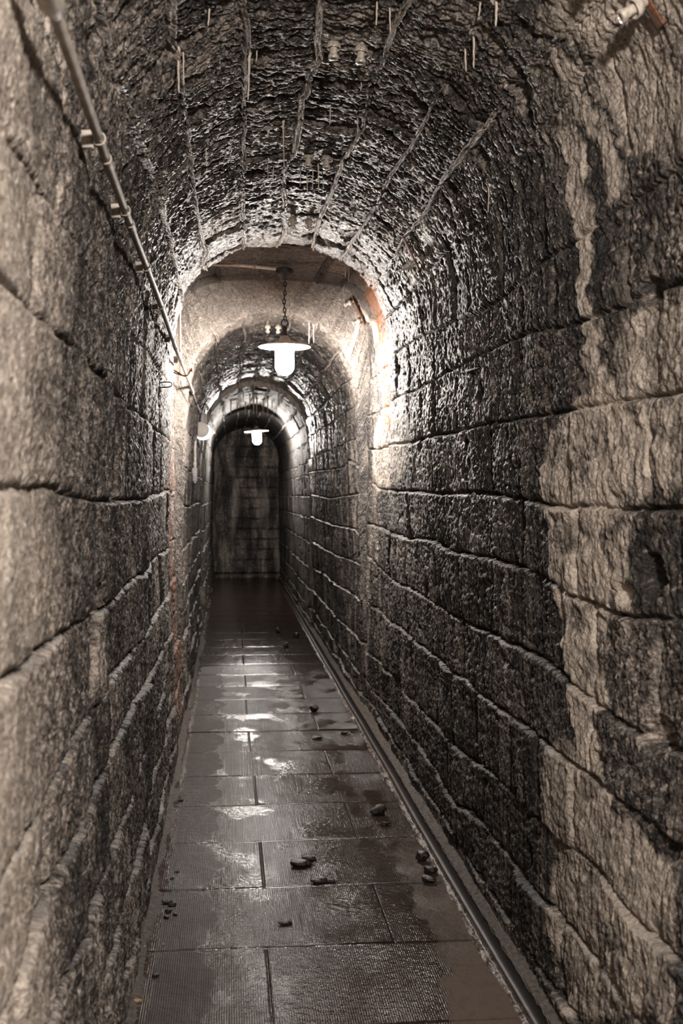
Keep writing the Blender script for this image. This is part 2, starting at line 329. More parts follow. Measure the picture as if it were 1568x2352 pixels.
# ------------------------------------------------------------------ materials
def mat(name):
    m=bpy.data.materials.new(name);m.use_nodes=True
    nt=m.node_tree;b=nt.nodes['Principled BSDF']
    return m,nt,b
def N(nt,t,**k):
    n=nt.nodes.new(t)
    for a,v in k.items():
        if a in n.inputs: n.inputs[a].default_value=v
        else: setattr(n,a,v)
    return n
def L(nt,a,b): nt.links.new(a,b)
def mathn(nt,op,a,b=None,c=None,clamp=False):
    n=nt.nodes.new('ShaderNodeMath');n.operation=op;n.use_clamp=clamp
    for i,v in enumerate((a,b,c)):
        if v is None: continue
        if isinstance(v,(int,float)): n.inputs[i].default_value=v
        else: L(nt,v,n.inputs[i])
    return n.outputs[0]
def ramp(nt,fac,stops):
    r=nt.nodes.new('ShaderNodeValToRGB');e=r.color_ramp.elements
    while len(e)<len(stops): e.new(.5)
    for i,(p,c) in enumerate(stops):
        e[i].position=p;e[i].color=(*c,1) if len(c)==3 else c
    L(nt,fac,r.inputs[0]);return r.outputs[0]
def mixc(nt,fac,a,b):
    m=nt.nodes.new('ShaderNodeMix');m.data_type='RGBA'
    if isinstance(fac,(int,float)): m.inputs[0].default_value=fac
    else: L(nt,fac,m.inputs[0])
    for i,v in((6,a),(7,b)):
        if isinstance(v,tuple): m.inputs[i].default_value=(*v,1)
        else: L(nt,v,m.inputs[i])
    return m.outputs[2]
def noise(nt,scale,detail=3,rough=.55,vec=None):
    n=N(nt,'ShaderNodeTexNoise');n.inputs['Scale'].default_value=scale;n.inputs['Detail'].default_value=detail;n.inputs['Roughness'].default_value=rough
    if vec is not None: L(nt,vec,n.inputs['Vector'])
    return n.outputs[0]
def attr(nt,name):
    n=nt.nodes.new('ShaderNodeAttribute');n.attribute_name=name;return n.outputs['Fac']
def objco(nt): return nt.nodes.new('ShaderNodeTexCoord').outputs['Object']
def bump(nt,h,dist,strength=1.,nrm=None):
    b=nt.nodes.new('ShaderNodeBump');b.inputs['Distance'].default_value=dist;b.inputs['Strength'].default_value=strength
    L(nt,h,b.inputs['Height'])
    if nrm is not None: L(nt,nrm,b.inputs['Normal'])
    return b.outputs[0]

def stone_mat(name):
    m,nt,b=mat(name);v=objco(nt)
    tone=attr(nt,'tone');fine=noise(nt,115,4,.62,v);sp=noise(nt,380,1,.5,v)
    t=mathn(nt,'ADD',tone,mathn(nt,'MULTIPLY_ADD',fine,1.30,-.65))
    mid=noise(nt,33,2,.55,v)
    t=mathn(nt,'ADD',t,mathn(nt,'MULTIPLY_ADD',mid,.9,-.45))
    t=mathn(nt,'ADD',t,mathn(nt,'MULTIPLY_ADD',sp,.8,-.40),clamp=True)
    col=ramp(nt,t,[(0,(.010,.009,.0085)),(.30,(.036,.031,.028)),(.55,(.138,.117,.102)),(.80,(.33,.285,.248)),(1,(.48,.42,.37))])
    cc=ramp(nt,fine,[(.3,(.33,.275,.225)),(.5,(.50,.43,.365)),(.68,(.64,.575,.51))])
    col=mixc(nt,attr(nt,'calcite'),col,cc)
    rc=ramp(nt,fine,[(.32,(.055,.020,.009)),(.5,(.23,.080,.027)),(.68,(.33,.135,.055))])
    col=mixc(nt,attr(nt,'rust'),col,rc)
    L(nt,col,b.inputs['Base Color'])
    rg=mathn(nt,'MULTIPLY_ADD',fine,.5,.40)
    rg=mathn(nt,'MULTIPLY_ADD',attr(nt,'wet'),-.42,rg,clamp=True)
    L(nt,mathn(nt,'MAXIMUM',rg,.2),b.inputs['Roughness'])
    b.inputs['Specular IOR Level'].default_value=.5
    h=mathn(nt,'MULTIPLY_ADD',sp,.18,fine);h=mathn(nt,'MULTIPLY_ADD',mid,1.8,h)
    L(nt,bump(nt,h,.0095,1.0),b.inputs['Normal'])
    return m
def simple(name,col,rough=.5,metal=0,var=.0,scale=30,bmp=0,col2=None,spec=.5):
    m,nt,b=mat(name);v=objco(nt)
    if col2 is None: col2=tuple(c*(1-var) for c in col)
    L(nt,mixc(nt,ramp(nt,noise(nt,scale,4,.6,v),[(.35,(0,0,0)),(.65,(1,1,1))]),col,col2),b.inputs['Base Color'])
    b.inputs['Metallic'].default_value=metal
    L(nt,mathn(nt,'MULTIPLY_ADD',noise(nt,scale*2,3,.6,v),.25,rough-.12,clamp=True),b.inputs['Roughness'])
    b.inputs['Specular IOR Level'].default_value=spec
    if bmp: L(nt,bump(nt,noise(nt,scale*3,4,.6,v),bmp,.8),b.inputs['Normal'])
    return m
M={}
M['stone']=stone_mat('wet_tooled_stone')
M['pvc']=simple('aged_grey_plastic',(.60,.54,.47),.58,0,.35,25,.0006)
M['pvcdark']=simple('dirty_plastic',(.34,.30,.26),.5,0,.4,25,.0006)
M['black']=simple('black_painted_iron',(.006,.0055,.0055),.6,0,.4,60,.0005)
M['rust']=simple('rusty_iron',(.20,.075,.028),.8,.0,.0,90,.0015,(.055,.028,.018))
M['porcelain']=simple('white_glazed_porcelain',(.62,.57,.50),.22,0,.0,70,0,(.30,.26,.22))
M['shade']=simple('white_enamel',(.82,.80,.77),.3,0,.05,20)
M['cap']=simple('beige_lamp_cap',(.42,.36,.30),.5,0,.2,40,.0005)
M['calcite']=simple('pale_calcite',(.62,.54,.46),.4,0,.0,60,.001,(.45,.38,.31))
M['brownstone']=simple('wet_brown_stone',(.034,.022,.016),.3,0,.0,70,.004,(.010,.008,.007))
M['pale_pebble']=simple('pale_pebble',(.55,.48,.42),.6,0,.3,90,.002)
M['amber']=simple('amber_chip',(.34,.17,.06),.45,0,.5,90,.002)
M['black_pebble']=simple('black_grit',(.012,.010,.009),.6,0,.3,90,.002)
M['boxgrey']=simple('grey_box_plastic',(.30,.27,.28),.5,0,.2,20)
M['disc']=simple('beige_round_cover',(.52,.47,.42),.5,0,.1,20)
def emis(name,col,st):
    m,nt,b=mat(name)
    b.inputs['Base Color'].default_value=(.8,.8,.8,1);b.inputs['Emission Color'].default_value=(*col,1);b.inputs['Emission Strength'].default_value=st
    return m
LAMP=(1.0,.925,.86)
M['globe']=emis('lit_lamp_glass',LAMP,LAMP_E)
M['globe2']=emis('lit_far_lamp_glass',LAMP,LAMP_E2)
M['led']=emis('lit_blue_white_lens',(.50,.66,1.0),LED_E)

# ------------------------------------------------------------------ labels
def tag(o,label=None,cat=None,group=None,kind=None):
    if label: o['label']=label
    if cat: o['category']=cat
    if group: o['group']=group
    if kind: o['kind']=kind
    return o
def thing(name,loc,label,cat,group=None):
    o=bpy.data.objects.new(name,None);o.empty_display_size=.05;o.location=loc;link(o)
    return tag(o,label,cat,group)
def mobj(name,bm,m,parent=None,smooth=True,ang=None):
    me=bpy.data.meshes.new(name)
    bmesh.ops.recalc_face_normals(bm,faces=bm.faces)
    bm.to_mesh(me);bm.free();me.materials.append(m)
    if smooth:
        me.polygons.foreach_set('use_smooth',np.ones(len(me.polygons),bool))
        me.set_sharp_from_angle(angle=math.radians(ang or 40))
    o=bpy.data.objects.new(name,me)
    return link(o,parent)

# ------------------------------------------------------------------ tunnel shell
YS=columns();DY=step_y(YS)
for s_,_ in RINGS[1:]: DY=np.where(np.abs(YS-s_)<=STEP/2+.001,.017,DY)
JC=joint_curves(YS)
def shell(name,u0,u1,n):
    u=np.linspace(u0,u1,n)
    U,Y=np.meshgrid(u,YS,indexing='ij')
    X,Z=surf(U,Y)
    e=.012
    xa,za=surf(np.clip(U-e,0,UTOT),Y);xb,zb=surf(np.clip(U+e,0,UTOT),Y)
    tx,tz=xb-xa,zb-za;ln=np.sqrt(tx*tx+tz*tz)+1e-9
    nx,nz=(tz/ln).astype(f4),(-tx/ln).astype(f4)       # towards the tunnel
    del xa,xb,za,zb,tx,tz,ln
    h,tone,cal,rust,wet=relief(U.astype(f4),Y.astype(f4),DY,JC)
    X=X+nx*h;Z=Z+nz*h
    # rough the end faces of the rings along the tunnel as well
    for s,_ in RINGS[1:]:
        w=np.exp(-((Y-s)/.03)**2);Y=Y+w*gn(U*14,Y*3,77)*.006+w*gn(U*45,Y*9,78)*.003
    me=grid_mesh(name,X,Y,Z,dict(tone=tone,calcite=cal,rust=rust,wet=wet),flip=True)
    me.materials.append(M['stone'])
    o=bpy.data.objects.new(name,me);link(o);tag(o,kind='structure')
    return o
NU=(430,730,660)
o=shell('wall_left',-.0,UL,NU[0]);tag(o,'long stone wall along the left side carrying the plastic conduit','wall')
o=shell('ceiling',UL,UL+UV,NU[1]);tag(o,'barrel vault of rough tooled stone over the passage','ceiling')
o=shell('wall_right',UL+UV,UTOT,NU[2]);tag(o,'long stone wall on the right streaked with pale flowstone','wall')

def flat_shell(name,X,Y,Z,m,attrs={},flip=False):
    me=grid_mesh(name,X,Y,Z,attrs,flip);me.materials.append(m)
    o=bpy.data.objects.new(name,me);link(o);tag(o,kind='structure');return o
def surf_h(u,y,nudge=.0):
    """base point and inward normal at (u,y)"""
    x,z=surf(np.array(u),np.array(y));xa,za=surf(np.array(u-.01),np.array(y));xb,zb=surf(np.array(u+.01),np.array(y))
    t=np.array([xb-xa,zb-za]);t/=np.linalg.norm(t)
    n=np.array([t[1],-t[0]])
    return Vector((float(x+n[0]*nudge),y,float(z+n[1]*nudge))),Vector((float(n[0]),0,float(n[1]))),Vector((float(t[0]),0,float(t[1])))

# end wall with its own coursed stones, and a plain wall closing the tunnel behind the viewpoint
def end_wall(name,y,face,jt):
    xs=np.linspace(-.75,1.35,300);zs=np.linspace(-.05,3.3,460)
    Xg,Zg=np.meshgrid(xs,zs,indexing='xy')
    h=gn(Xg*4,Zg*4,301)*.01+gn(Xg*14,Zg*12,302)*.008+gn(Xg*40,Zg*40,303)*.004
    tone=.40+gn(Xg*7,Zg*1.6,304)*.42+gn(Xg*22,Zg*6,305)*.22
    for k,z0 in enumerate(np.arange(.32,3.2,.185)):
        d=Zg-z0-gn(Xg*3,Zg*0+k,306)*.012
        q=sstep(-.1,.25,Xg+gn(Zg*3,Xg*2,309)*.2)*(.4+.6*(gn(Xg*3,Zg*3+k,310)>-.1));h-=.02*np.exp(-(d/.014)**2)*q;tone-=.25*np.exp(-(d/.016)**2)*q
        for x0 in np.arange(-.7+.21*(k%2),1.3,.36):
            dx=Xg-x0-.05*np.sin(k*3.1);b=(Zg>z0)&(Zg<z0+.185)
            h-=.014*np.exp(-(dx/.012)**2)*b*sstep(-.05,.15,Xg)
    low=(Zg<.10);h-=low*.10
    Yg=y-h*face
    z=np.zeros_like(h)
    o=flat_shell(name,Xg,Yg,Zg,M['stone'],dict(tone=np.clip(tone,0,1),calcite=np.clip(gn(Xg*6,Zg*1.1,307)-.15,0,1)*.7,rust=z,wet=z+.1),flip=face<0)
    return o
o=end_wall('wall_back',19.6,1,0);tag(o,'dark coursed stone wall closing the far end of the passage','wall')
o=end_wall('wall_front',-1.75,-1,0);tag(o,'stone wall closing the passage behind the viewpoint','wall')

# ------------------------------------------------------------------ floor
SEAM=[3.035,3.585,4.133,4.692,5.245]+[5.245+.545*i for i in range(1,27)]
SEAM=[3.035-.55*i for i in range(8,0,-1)]+SEAM
def build_floor():
    x0,x1=-.40,.845
    xs=np.linspace(x0,x1,420);ysf=YS[YS<19.7]
    X,Y=np.meshgrid(xs,ysf,indexing='ij');dy=np.gradient(ysf)[None,:]
    e=.818+gn(Y*3,Y*0+.3,400)*.010+gn(Y*14,Y*0+.7,401)*.008    # broken edge beside the gutter
    Xw=np.where(X>.7,.7+(X-.7)*(e-.7)/(x1-.7),X)
    X=Xw
    h=gn(X*3,Y*2.2,402)*.0022+gn(X*9,Y*7,403)*.0009
    seam=np.array(SEAM);r=np.random.default_rng(4)
    i=np.clip(np.searchsorted(seam,Y+.010*X)-1,0,len(seam)-2)
    odd=(i%2==(int(np.searchsorted(seam,3.3)-1)%2))
    xj=np.where(odd,.130,.548)+r.normal(0,.006,len(seam))[i]
    side=(X>xj).astype(int)
    t1=r.normal(0,.0022,(len(seam),2));t2=r.normal(0,.0030,(len(seam),2));o=r.normal(0,.0007,(len(seam),2))
    ym=(seam[i]+seam[np.minimum(i+1,len(seam)-1)])/2
    h+=o[i,side]+t1[i,side]*(X-.3)+t2[i,side]*(Y-ym)
    yd=Y+.010*X
    ds=np.minimum(np.abs(yd-seam[i]),np.abs(seam[np.minimum(i+1,len(seam)-1)]-yd))
    wj=np.maximum(.0042,dy*.8)
    dj=np.abs(X-xj);wx=.0032
    j=np.maximum(np.exp(-(ds/wj)**2),np.exp(-(dj/wx)**2)*(Y<16))
    h-=.0045*j
    # mud tide marks
    nz=gn(X*12,Y*9,404)*.035+gn(X*40,Y*30,405)*.012
    f=np.mod((yd-seam[i])/.55,1)
    edge=-.115+.075*np.sqrt(np.clip(1-((f-.52)/.46)**2,0,1))
    damp=(sstep(-.245,-.232,X+nz*.4)*(1-sstep(-.012,.012,X+nz-edge))*(Y<9.5))
    lip=1-sstep(-.262,-.252,X+nz*.3)
    dry=sstep(.62,.66,X+nz*1.3-.14*sstep(3.0,3.9,Y)+.05*gn(Y*1.5,X*0+.2,406))*(1-sstep(3.9,4.25,Y+nz*2))
    dry=np.maximum(dry,sstep(.66,.70,X+nz*1.4)*(1-sstep(4.3,4.9,Y))*.6)
    left=1-sstep(-.02,.20,X+nz*2.2)
    flood=np.clip(sstep(.15,.6,gn(X*5,Y*3.2,407)+.35*gn(X*16,Y*11,408))+sstep(.22,.42,X)*(1-sstep(.6,.7,X))*.55*(gn(X*7,Y*5,409)>-.2)+sstep(8.5,10,Y),0,1)
    grime=np.clip(j*.9+sstep(.25,.5,gn(X*30,Y*22,410)+.5*gn(X*70,Y*60,411))*.6*(lip+.25),0,1)
    mud=sstep(.14,.36,X+nz*2.2+.10*gn(X*4,Y*3,412))*(1-.55*sstep(.1,.5,gn(X*8,Y*5,413)))  # added film that only weakens reflections on the right and near floor
    mud=np.maximum(mud,.80*(1-sstep(3.3,4.5,Y+nz*3)));flood=flood*(.35+.65*sstep(3.4,4.4,Y))
    waf=np.clip((1-flood)*(1-dry*.95)*(1-lip)*(1-j),0,1)
    Z=h
    return flat_shell('floor',X,Y,Z,M['floor'],dict(damp=damp,dry=dry,left=left,flood=flood,grime=grime,waffle=waf,mud=mud),flip=True)
def floor_mat():
    m,nt,b=mat('wet_waffle_tiles');v=objco(nt)
    fine=noise(nt,140,4,.65,v)
    base=mixc(nt,fine,(.016,.0096,.0066),(.050,.0315,.0220))
    left=mixc(nt,fine,(.030,.0205,.0155),(.078,.056,.044))
    col=mixc(nt,attr(nt,'left'),base,left)
    col=mixc(nt,mathn(nt,'MULTIPLY',attr(nt,'damp'),.85),col,(.026,.0165,.0125))
    col=mixc(nt,attr(nt,'dry'),col,mixc(nt,fine,(.075,.054,.042),(.135,.103,.083)))
    col=mixc(nt,attr(nt,'grime'),col,(.014,.010,.008))
    L(nt,col,b.inputs['Base Color'])
    rg=mathn(nt,'MULTIPLY_ADD',noise(nt,22,3,.6,v),.20,.045)
    rg=mathn(nt,'MULTIPLY_ADD',attr(nt,'dry'),.55,rg,clamp=True)
    rg=mathn(nt,'MULTIPLY_ADD',attr(nt,'damp'),.30,rg,clamp=True)
    rg=mathn(nt,'MULTIPLY_ADD',attr(nt,'left'),.05,rg,clamp=True)
    L(nt,rg,b.inputs['Roughness'])
    L(nt,mathn(nt,'MULTIPLY_ADD',attr(nt,'mud'),-.15,.21),b.inputs['Specular IOR Level'])
    sx=N(nt,'ShaderNodeSeparateXYZ');L(nt,v,sx.inputs[0])
    k=2*math.pi/.0072
    wx=mathn(nt,'SINE',mathn(nt,'MULTIPLY',sx.outputs[0],k));wy=mathn(nt,'SINE',mathn(nt,'MULTIPLY',sx.outputs[1],k))
    wf=mathn(nt,'MULTIPLY',mathn(nt,'MAXIMUM',wx,wy),attr(nt,'waffle'))
    n1=bump(nt,wf,.00042,1.0)
    mp=N(nt,'ShaderNodeMapping');mp.inputs['Scale'].default_value=(1,1.0,1);L(nt,v,mp.inputs[0])
    n2=bump(nt,noise(nt,34,3,.55,mp.outputs[0]),.0034,1.0,n1)
    n3=bump(nt,fine,.0006,.9,n2)
    L(nt,n3,b.inputs['Normal'])
    return m
M['floor']=floor_mat()
o=build_floor();tag(o,'wet waffle-textured tile floor running down the passage','floor')
# gutter beside the tiles: mud strip, half-round channel with a shiny lip, rough mortar ledge
def build_gutter():
    def gm(name,c1,c2,rough,bd):
        return simple(name,c1,rough,0,0,45,bd,c2,.5)
    mud=gm('wet_mud',(.075,.046,.030),(.040,.026,.018),.30,.004)
    chan=gm('smooth_channel',(.028,.020,.016),(.016,.012,.010),.55,.0006)
    led=gm('rough_mortar',(.11,.09,.075),(.05,.041,.034),.75,.008)
    ysf=YS[YS<19.7]
    def strip(name,xs,zf,m,lab,cat):
        X,Y=np.meshgrid(np.array(xs),ysf,indexing='ij')
        X=X+gn(Y*1.1,Y*0+.5,420)*.006
        Z=zf(X-gn(Y*1.1,Y*0+.5,420)*.006,Y)
        o=flat_shell(name,X,Y,Z,m,{},flip=True);tag(o,lab,cat);return o
    strip('trim_1',np.linspace(.78,.8535,26),lambda X,Y:-.016+gn(X*30,Y*18,421)*.005+gn(X*80,Y*60,422)*.003+np.clip((X-.846)/.006,0,1)*.012,mud,'muddy strip between the tile edge and the drain channel','gutter')
    a=np.linspace(0,PI,22)
    xc=.872-.0195*np.cos(a);zc=-.034*np.sin(a)**.8
    xs=np.concatenate([[.8505,.8515],xc,[.8935]])
    zs=np.concatenate([[-.012,.0015],zc+.002,[.012]])
    X,Y=np.meshgrid(xs,ysf,indexing='ij');Z=np.repeat(zs[:,None],len(ysf),1)+gn(Y*3,Y*0+.2,423)*.001
    X=X+gn(Y*1.1,Y*0+.5,420)*.006
    o=flat_shell('trim_2',X,Y,Z,chan,{},flip=True);tag(o,'smooth dark half-round drain channel along the right wall','drain channel')
    strip('trim_3',np.linspace(.890,1.05,44),lambda X,Y:.010+sstep(.89,.90,X)*.006+(X-.89)*.10+gn(X*18,Y*12,424)*.007+gn(X*50,Y*44,425)*.005,led,'rough mortar ledge between drain channel and right wall','ledge')
    # thin mortar fillet along the foot of the left wall
    strip('trim_4',np.linspace(-.42,-.235,40),lambda X,Y:np.maximum(-.004,(-.262-X)*.35+gn(X*14,Y*4,426)*.010+gn(X*60,Y*40,427)*.004),led,'thin mortar fillet along the foot of the left wall','ledge')
build_gutter()

# ------------------------------------------------------------------ small mesh helpers
def lathe(bm,prof,seg=40,mtx=Matrix.Identity(4)):
    """prof: (radius, height) from one end to the other"""
    rings=[]
    for r,z in prof:
        if r<1e-6: rings.append([bm.verts.new(mtx@Vector((0,0,z)))])
        else: rings.append([bm.verts.new(mtx@Vector((r*math.cos(2*PI*i/seg),r*math.sin(2*PI*i/seg),z))) for i in range(seg)])
    for a,b in zip(rings[:-1],rings[1:]):
        for i in range(seg):
            k=(i+1)%seg
            if len(a)==1 and len(b)==1: continue
            if len(a)==1: bm.faces.new((a[0],b[k],b[i]))
            elif len(b)==1: bm.faces.new((a[i],a[k],b[0]))
            else: bm.faces.new((a[i],a[k],b[k],b[i]))
def tube(bm,pts,r,seg=14,closed=False,cap=True):
    pts=[Vector(p) for p in pts];n=len(pts);rings=[]
    rr=r if isinstance(r,(list,tuple)) else [r]*n
    prev=None
    for i,p in enumerate(pts):
        a=pts[(i-1)%n] if (closed or i>0) else p;b=pts[(i+1)%n] if (closed or i<n-1) else p
        t=(b-a).normalized()
        if prev is None:
            s=t.cross(Vector((0,0,1)))
            if s.length<.1: s=t.cross(Vector((1,0,0)))
        else: s=prev-t*prev.dot(t)
        s.normalize();prev=s;w=t.cross(s)
        rings.append([bm.verts.new(p+(s*math.cos(2*PI*k/seg)+w*math.sin(2*PI*k/seg))*rr[i]) for k in range(seg)])
    pairs=list(zip(rings[:-1],rings[1:]))+([(rings[-1],rings[0])] if closed else [])
    for a,b in pairs:
        for k in range(seg):
            q=(k+1)%seg;bm.faces.new((a[k],a[q],b[q],b[k]))
    if cap and not closed:
        bm.faces.new(rings[0][::-1]);bm.faces.new(rings[-1])
def box(bm,c,s,mtx=Matrix.Identity(4),bev=.0):
    r=bmesh.ops.create_cube(bm,size=1,matrix=mtx@Matrix.Translation(c)@Matrix.Diagonal((*s,1)))
    if bev:
        ed=list({e for v in r['verts'] for e in v.link_edges})
        bmesh.ops.bevel(bm,geom=ed,offset=bev,segments=2,affect='EDGES',profile=.5)
def new(): return bmesh.new()
def copy_tree(o,parent=None):
    c=o.copy();COL.objects.link(c)
    if parent is not None: c.parent=parent
    for ch in list(o.children): copy_tree(ch,c)
    return c
def torus_pts(c,ax,ay,ra,rb,n=24):
    return [Vector(c)+Vector(ax)*ra*math.cos(2*PI*i/n)+Vector(ay)*rb*math.sin(2*PI*i/n) for i in range(n)]

# ------------------------------------------------------------------ pendant lamps (origin: centre of the shade rim)
def make_lamp(loc):
    t=thing('pendant_lamp',loc,'large near pendant lamp with flat white shade on a black chain','lamp','pendant lamps along the vault')
    bm=new();lathe(bm,[(0,.497),(.045,.497),(.050,.492),(.050,.470),(.044,.452),(.026,.436),(.022,.428),(0,.428)],32);
    for s in(-1,1): box(bm,(.048*s,0,.480),(.020,.022,.022),bev=.003)
    mobj('ceiling_canopy',bm,M['black'],t)
    bm=new();z=.436
    k=0
    while z>.178:
        ax=(1,0,0) if k%2 else (0,1,0)
        off=.0035*math.sin(k*.9)
        tube(bm,torus_pts((off,0,z-.013),ax,(0,0,1),.0085,.0175),.0036,8,closed=True);z-=.0275;k+=1
    mobj('chain',bm,M['black'],t)
    bm=new();tube(bm,torus_pts((0,0,.148),(1,0,0),(0,0,1),.0215,.0235,32),.0042,10,closed=True);mobj('hanging_ring',bm,M['black'],t)
    bm=new();lathe(bm,[(0,.128),(.013,.128),(.015,.122),(.0145,.085),(.019,.072),(.019,.064),(0,.064)],28);mobj('stem',bm,M['black'],t)
    bm=new();lathe(bm,[(0,.066),(.022,.066),(.026,.060),(.038,.040),(.043,.032),(.043,.026),(0,.026)],32);mobj('lamp_cap',bm,M['cap'],t)
    bm=new();lathe(bm,[(.040,.030),(.075,.024),(.120,.014),(.155,.003),(.1666,-.003),(.1666,-.006),(.154,.0),(.120,.010),(.075,.019),(.040,.024)],72);mobj('lamp_shade',bm,M['shade'],t)
    bm=new();lathe(bm,[(0,.020),(.052,.018),(.0585,.010),(.0605,-.02),(.0605,-.128)]+[(.0605*math.cos(a),-.128-.060*math.sin(a)) for a in np.linspace(.15,PI/2,10)[:-1]]+[(0,-.188)],48);mobj('glass_globe',bm,M['globe'],t)
    return t
LX,LY,LZ=LAMP1
lamp=make_lamp(LAMP1)
lamp2=copy_tree(lamp)
lamp2.location=LAMP2;lamp2.rotation_euler=(0,math.radians(-4),0)
lamp2['label']='small far pendant lamp glowing in front of the dark end wall, its shade slightly tilted'
for c in lamp2.children:
    if c.name.startswith('glass_globe'):
        c.data=c.data.copy();c.data.materials[0]=M['globe2']
bm=new();tube(bm,[(-.062,-.06,.481),(-.045,-.058,.483),(-.024,-.040,.486),(-.010,-.020,.487),(-.004,.0,.484)],.0045,8);mobj('supply_cable',bm,M['black'],lamp)

# ------------------------------------------------------------------ conduits on the left wall
CX,CZ=-.262,2.232
def conduit_z(y): return CZ+.0035*(y-5)*(y>5)+.004*math.sin(y*1.3)
def conduit_x(y): return CX+.003*math.sin(y*1.9)+(.0)*(y>7)
def saddle(parent,p,wall,rad,m,axis='y'):
    """spacer-bar saddle clip: base bar on the wall plus a strap round the pipe"""
    bm=new()
    d=(Vector(wall)-Vector(p));d.normalize()
    a=Vector((0,1,0));s=d.cross(a).normalized()
    R=Matrix((( *a,0),( *s,0),( *d,0),(0,0,0,1))).transposed();R.translation=Vector(p)
    # strap
    arc=[Vector((0,math.cos(t)*(rad+.002),-math.sin(t)*(rad+.002))) for t in np.linspace(0,PI,15)]
    arc=[Vector((0,rad+.002,rad+.004)),*arc,Vector((0,-rad-.002,rad+.004))]
    arc=[Vector((0,rad+.010,rad+.004))]+arc+[Vector((0,-rad-.010,rad+.004))]
    w=.0075
    vs=[]
    for q in arc:
        n=Vector((0,q.y,q.z));n=n.normalized()*.0022 if abs(q.z)<rad else Vector((0,0,-.0022))
        vs.append([bm.verts.new(R@(q+Vector((x,0,0))+e)) for x in(-w,w) for e in(Vector(),n)])
    for A,B in zip(vs[:-1],vs[1:]):
        for i,j in((0,1),(1,3),(3,2),(2,0)): bm.faces.new((A[i],A[j],B[j],B[i]))
    bm.faces.new([vs[0][i] for i in(0,1,3,2)]);bm.faces.new([vs[-1][i] for i in(0,2,3,1)])
    o=mobj('saddle_clip',bm,m,parent)
    bm=new();box(bm,(0,0,rad+.014),(.016,.036,.022),R,.002);mobj('spacer',bm,m,o)
    return o
ya,yb=1.46,10.195
t=thing('plastic_conduit',(CX,ya,CZ),'long beige plastic conduit clipped along the top of the left wall','conduit','plastic conduits')
inv0=Vector((CX,ya,CZ))
def rel(p,base=inv0): return Vector(p)-base
cuts=[1.46,2.46,3.02,5.55,8.0,10.195]
for a,b in zip(cuts[:-1],cuts[1:]):
    ys_=np.linspace(a,b,max(4,int((b-a)/.12)))
    bm=new();tube(bm,[rel((conduit_x(y),y,conduit_z(y))) for y in ys_],.0102,20);mobj('pipe',bm,M['pvc'],t)
for y in cuts[1:-1]:
    bm=new();tube(bm,[rel((conduit_x(q),q,conduit_z(q))) for q in(y-.035,y-.033,y-.004,y+.004,y+.033,y+.035)],[.0110,.0128,.0128,.0122,.0128,.0110],20);mobj('coupling',bm,M['pvc'],t)
bm=new();tube(bm,[rel((conduit_x(q),q,conduit_z(q))) for q in(1.56,1.57,1.665,1.69,1.715)],[.019,.021,.021,.017,.0115],24);mobj('end_socket',bm,M['pvc'],t)
for y in(2.30,2.86,3.55,4.28,5.20,6.05,9.3):
    p=rel((conduit_x(y),y,conduit_z(y)));saddle(t,p,p+Vector((-1,0,-.05)),.0102,M['pvc'])

# riser beside the rib and the arm across the crown to the lamp
RY=6.88
pth=[Vector((-.300,RY,2.262)),Vector((-.304,RY,2.50)),Vector((-.306,RY,2.86)),Vector((-.300,RY,2.905)),Vector((-.275,RY,2.932)),Vector((-.235,RY,2.938)),Vector((.05,RY,2.936)),Vector((LX-.060,RY+.06,2.930))]
t=thing('plastic_conduit',tuple(pth[0]),'short plastic conduit rising past the rib and crossing the crown to the near lamp','conduit','plastic conduits')
for a_,b_ in((0,3),(2,6),(5,8)):
    bm=new();tube(bm,[p-pth[0] for p in pth[a_:b_]],.0100,18);mobj('pipe',bm,M['pvc'],t)
for i in(2,5):
    d=(pth[i+1]-pth[i-1]).normalized()*.03 if i==5 else Vector((0,0,.03));q=pth[i]-pth[0]
    bm=new();tube(bm,[q-d,q-d*.9,q+d*.9,q+d],[.0108,.0125,.0125,.0108],18);mobj('coupling',bm,M['pvc'],t)
for f,i in((.55,0),(.45,6)):
    q=pth[i].lerp(pth[i+1],f)-pth[0];d=(pth[i+1]-pth[i]).normalized()
    bm=new();tube(bm,[q-d*.009,q-d*.0085,q+d*.0085,q+d*.009],[.0105,.0135,.0135,.0105],18);mobj('saddle_clip',bm,M['pvcdark'],t)

# rusty iron hooks that carry the conduit further back
def iron_hook(y,label,m):
    p=Vector((conduit_x(y),y,conduit_z(y)))
    t=thing('iron_hook',tuple(p),label,'hook','iron hooks under the left conduit')
    bm=new()
    pts=[(-.085,-.05,.022),(-.05,-.03,.004),(-.022,-.010,-.012),(-.004,0,-.0165),(.010,.0,-.012),(.022,.004,.004),(.030,.006,.024)]
    tube(bm,pts,.0048,8);mobj('hook_arm',bm,m,t)
    bm=new();tube(bm,[(-.085,-.06,.006),(-.05,-.042,-.008),(-.015,-.012,-.018)],.0042,8);mobj('brace',bm,m,t)
    bm=new();lathe(bm,[(0,0),(.011,.002),(.011,.010),(0,.012)],14,Matrix.Translation((.030,.006,.022))@Matrix.Rotation(PI/2,4,'Y'));mobj('bolt_head',bm,m,t)
iron_hook(6.75,'rusty orange iron hook under the left conduit just past the rib',M['rust'])
iron_hook(8.9,'black iron hook under the conduit close to the grey junction box',M['black'])

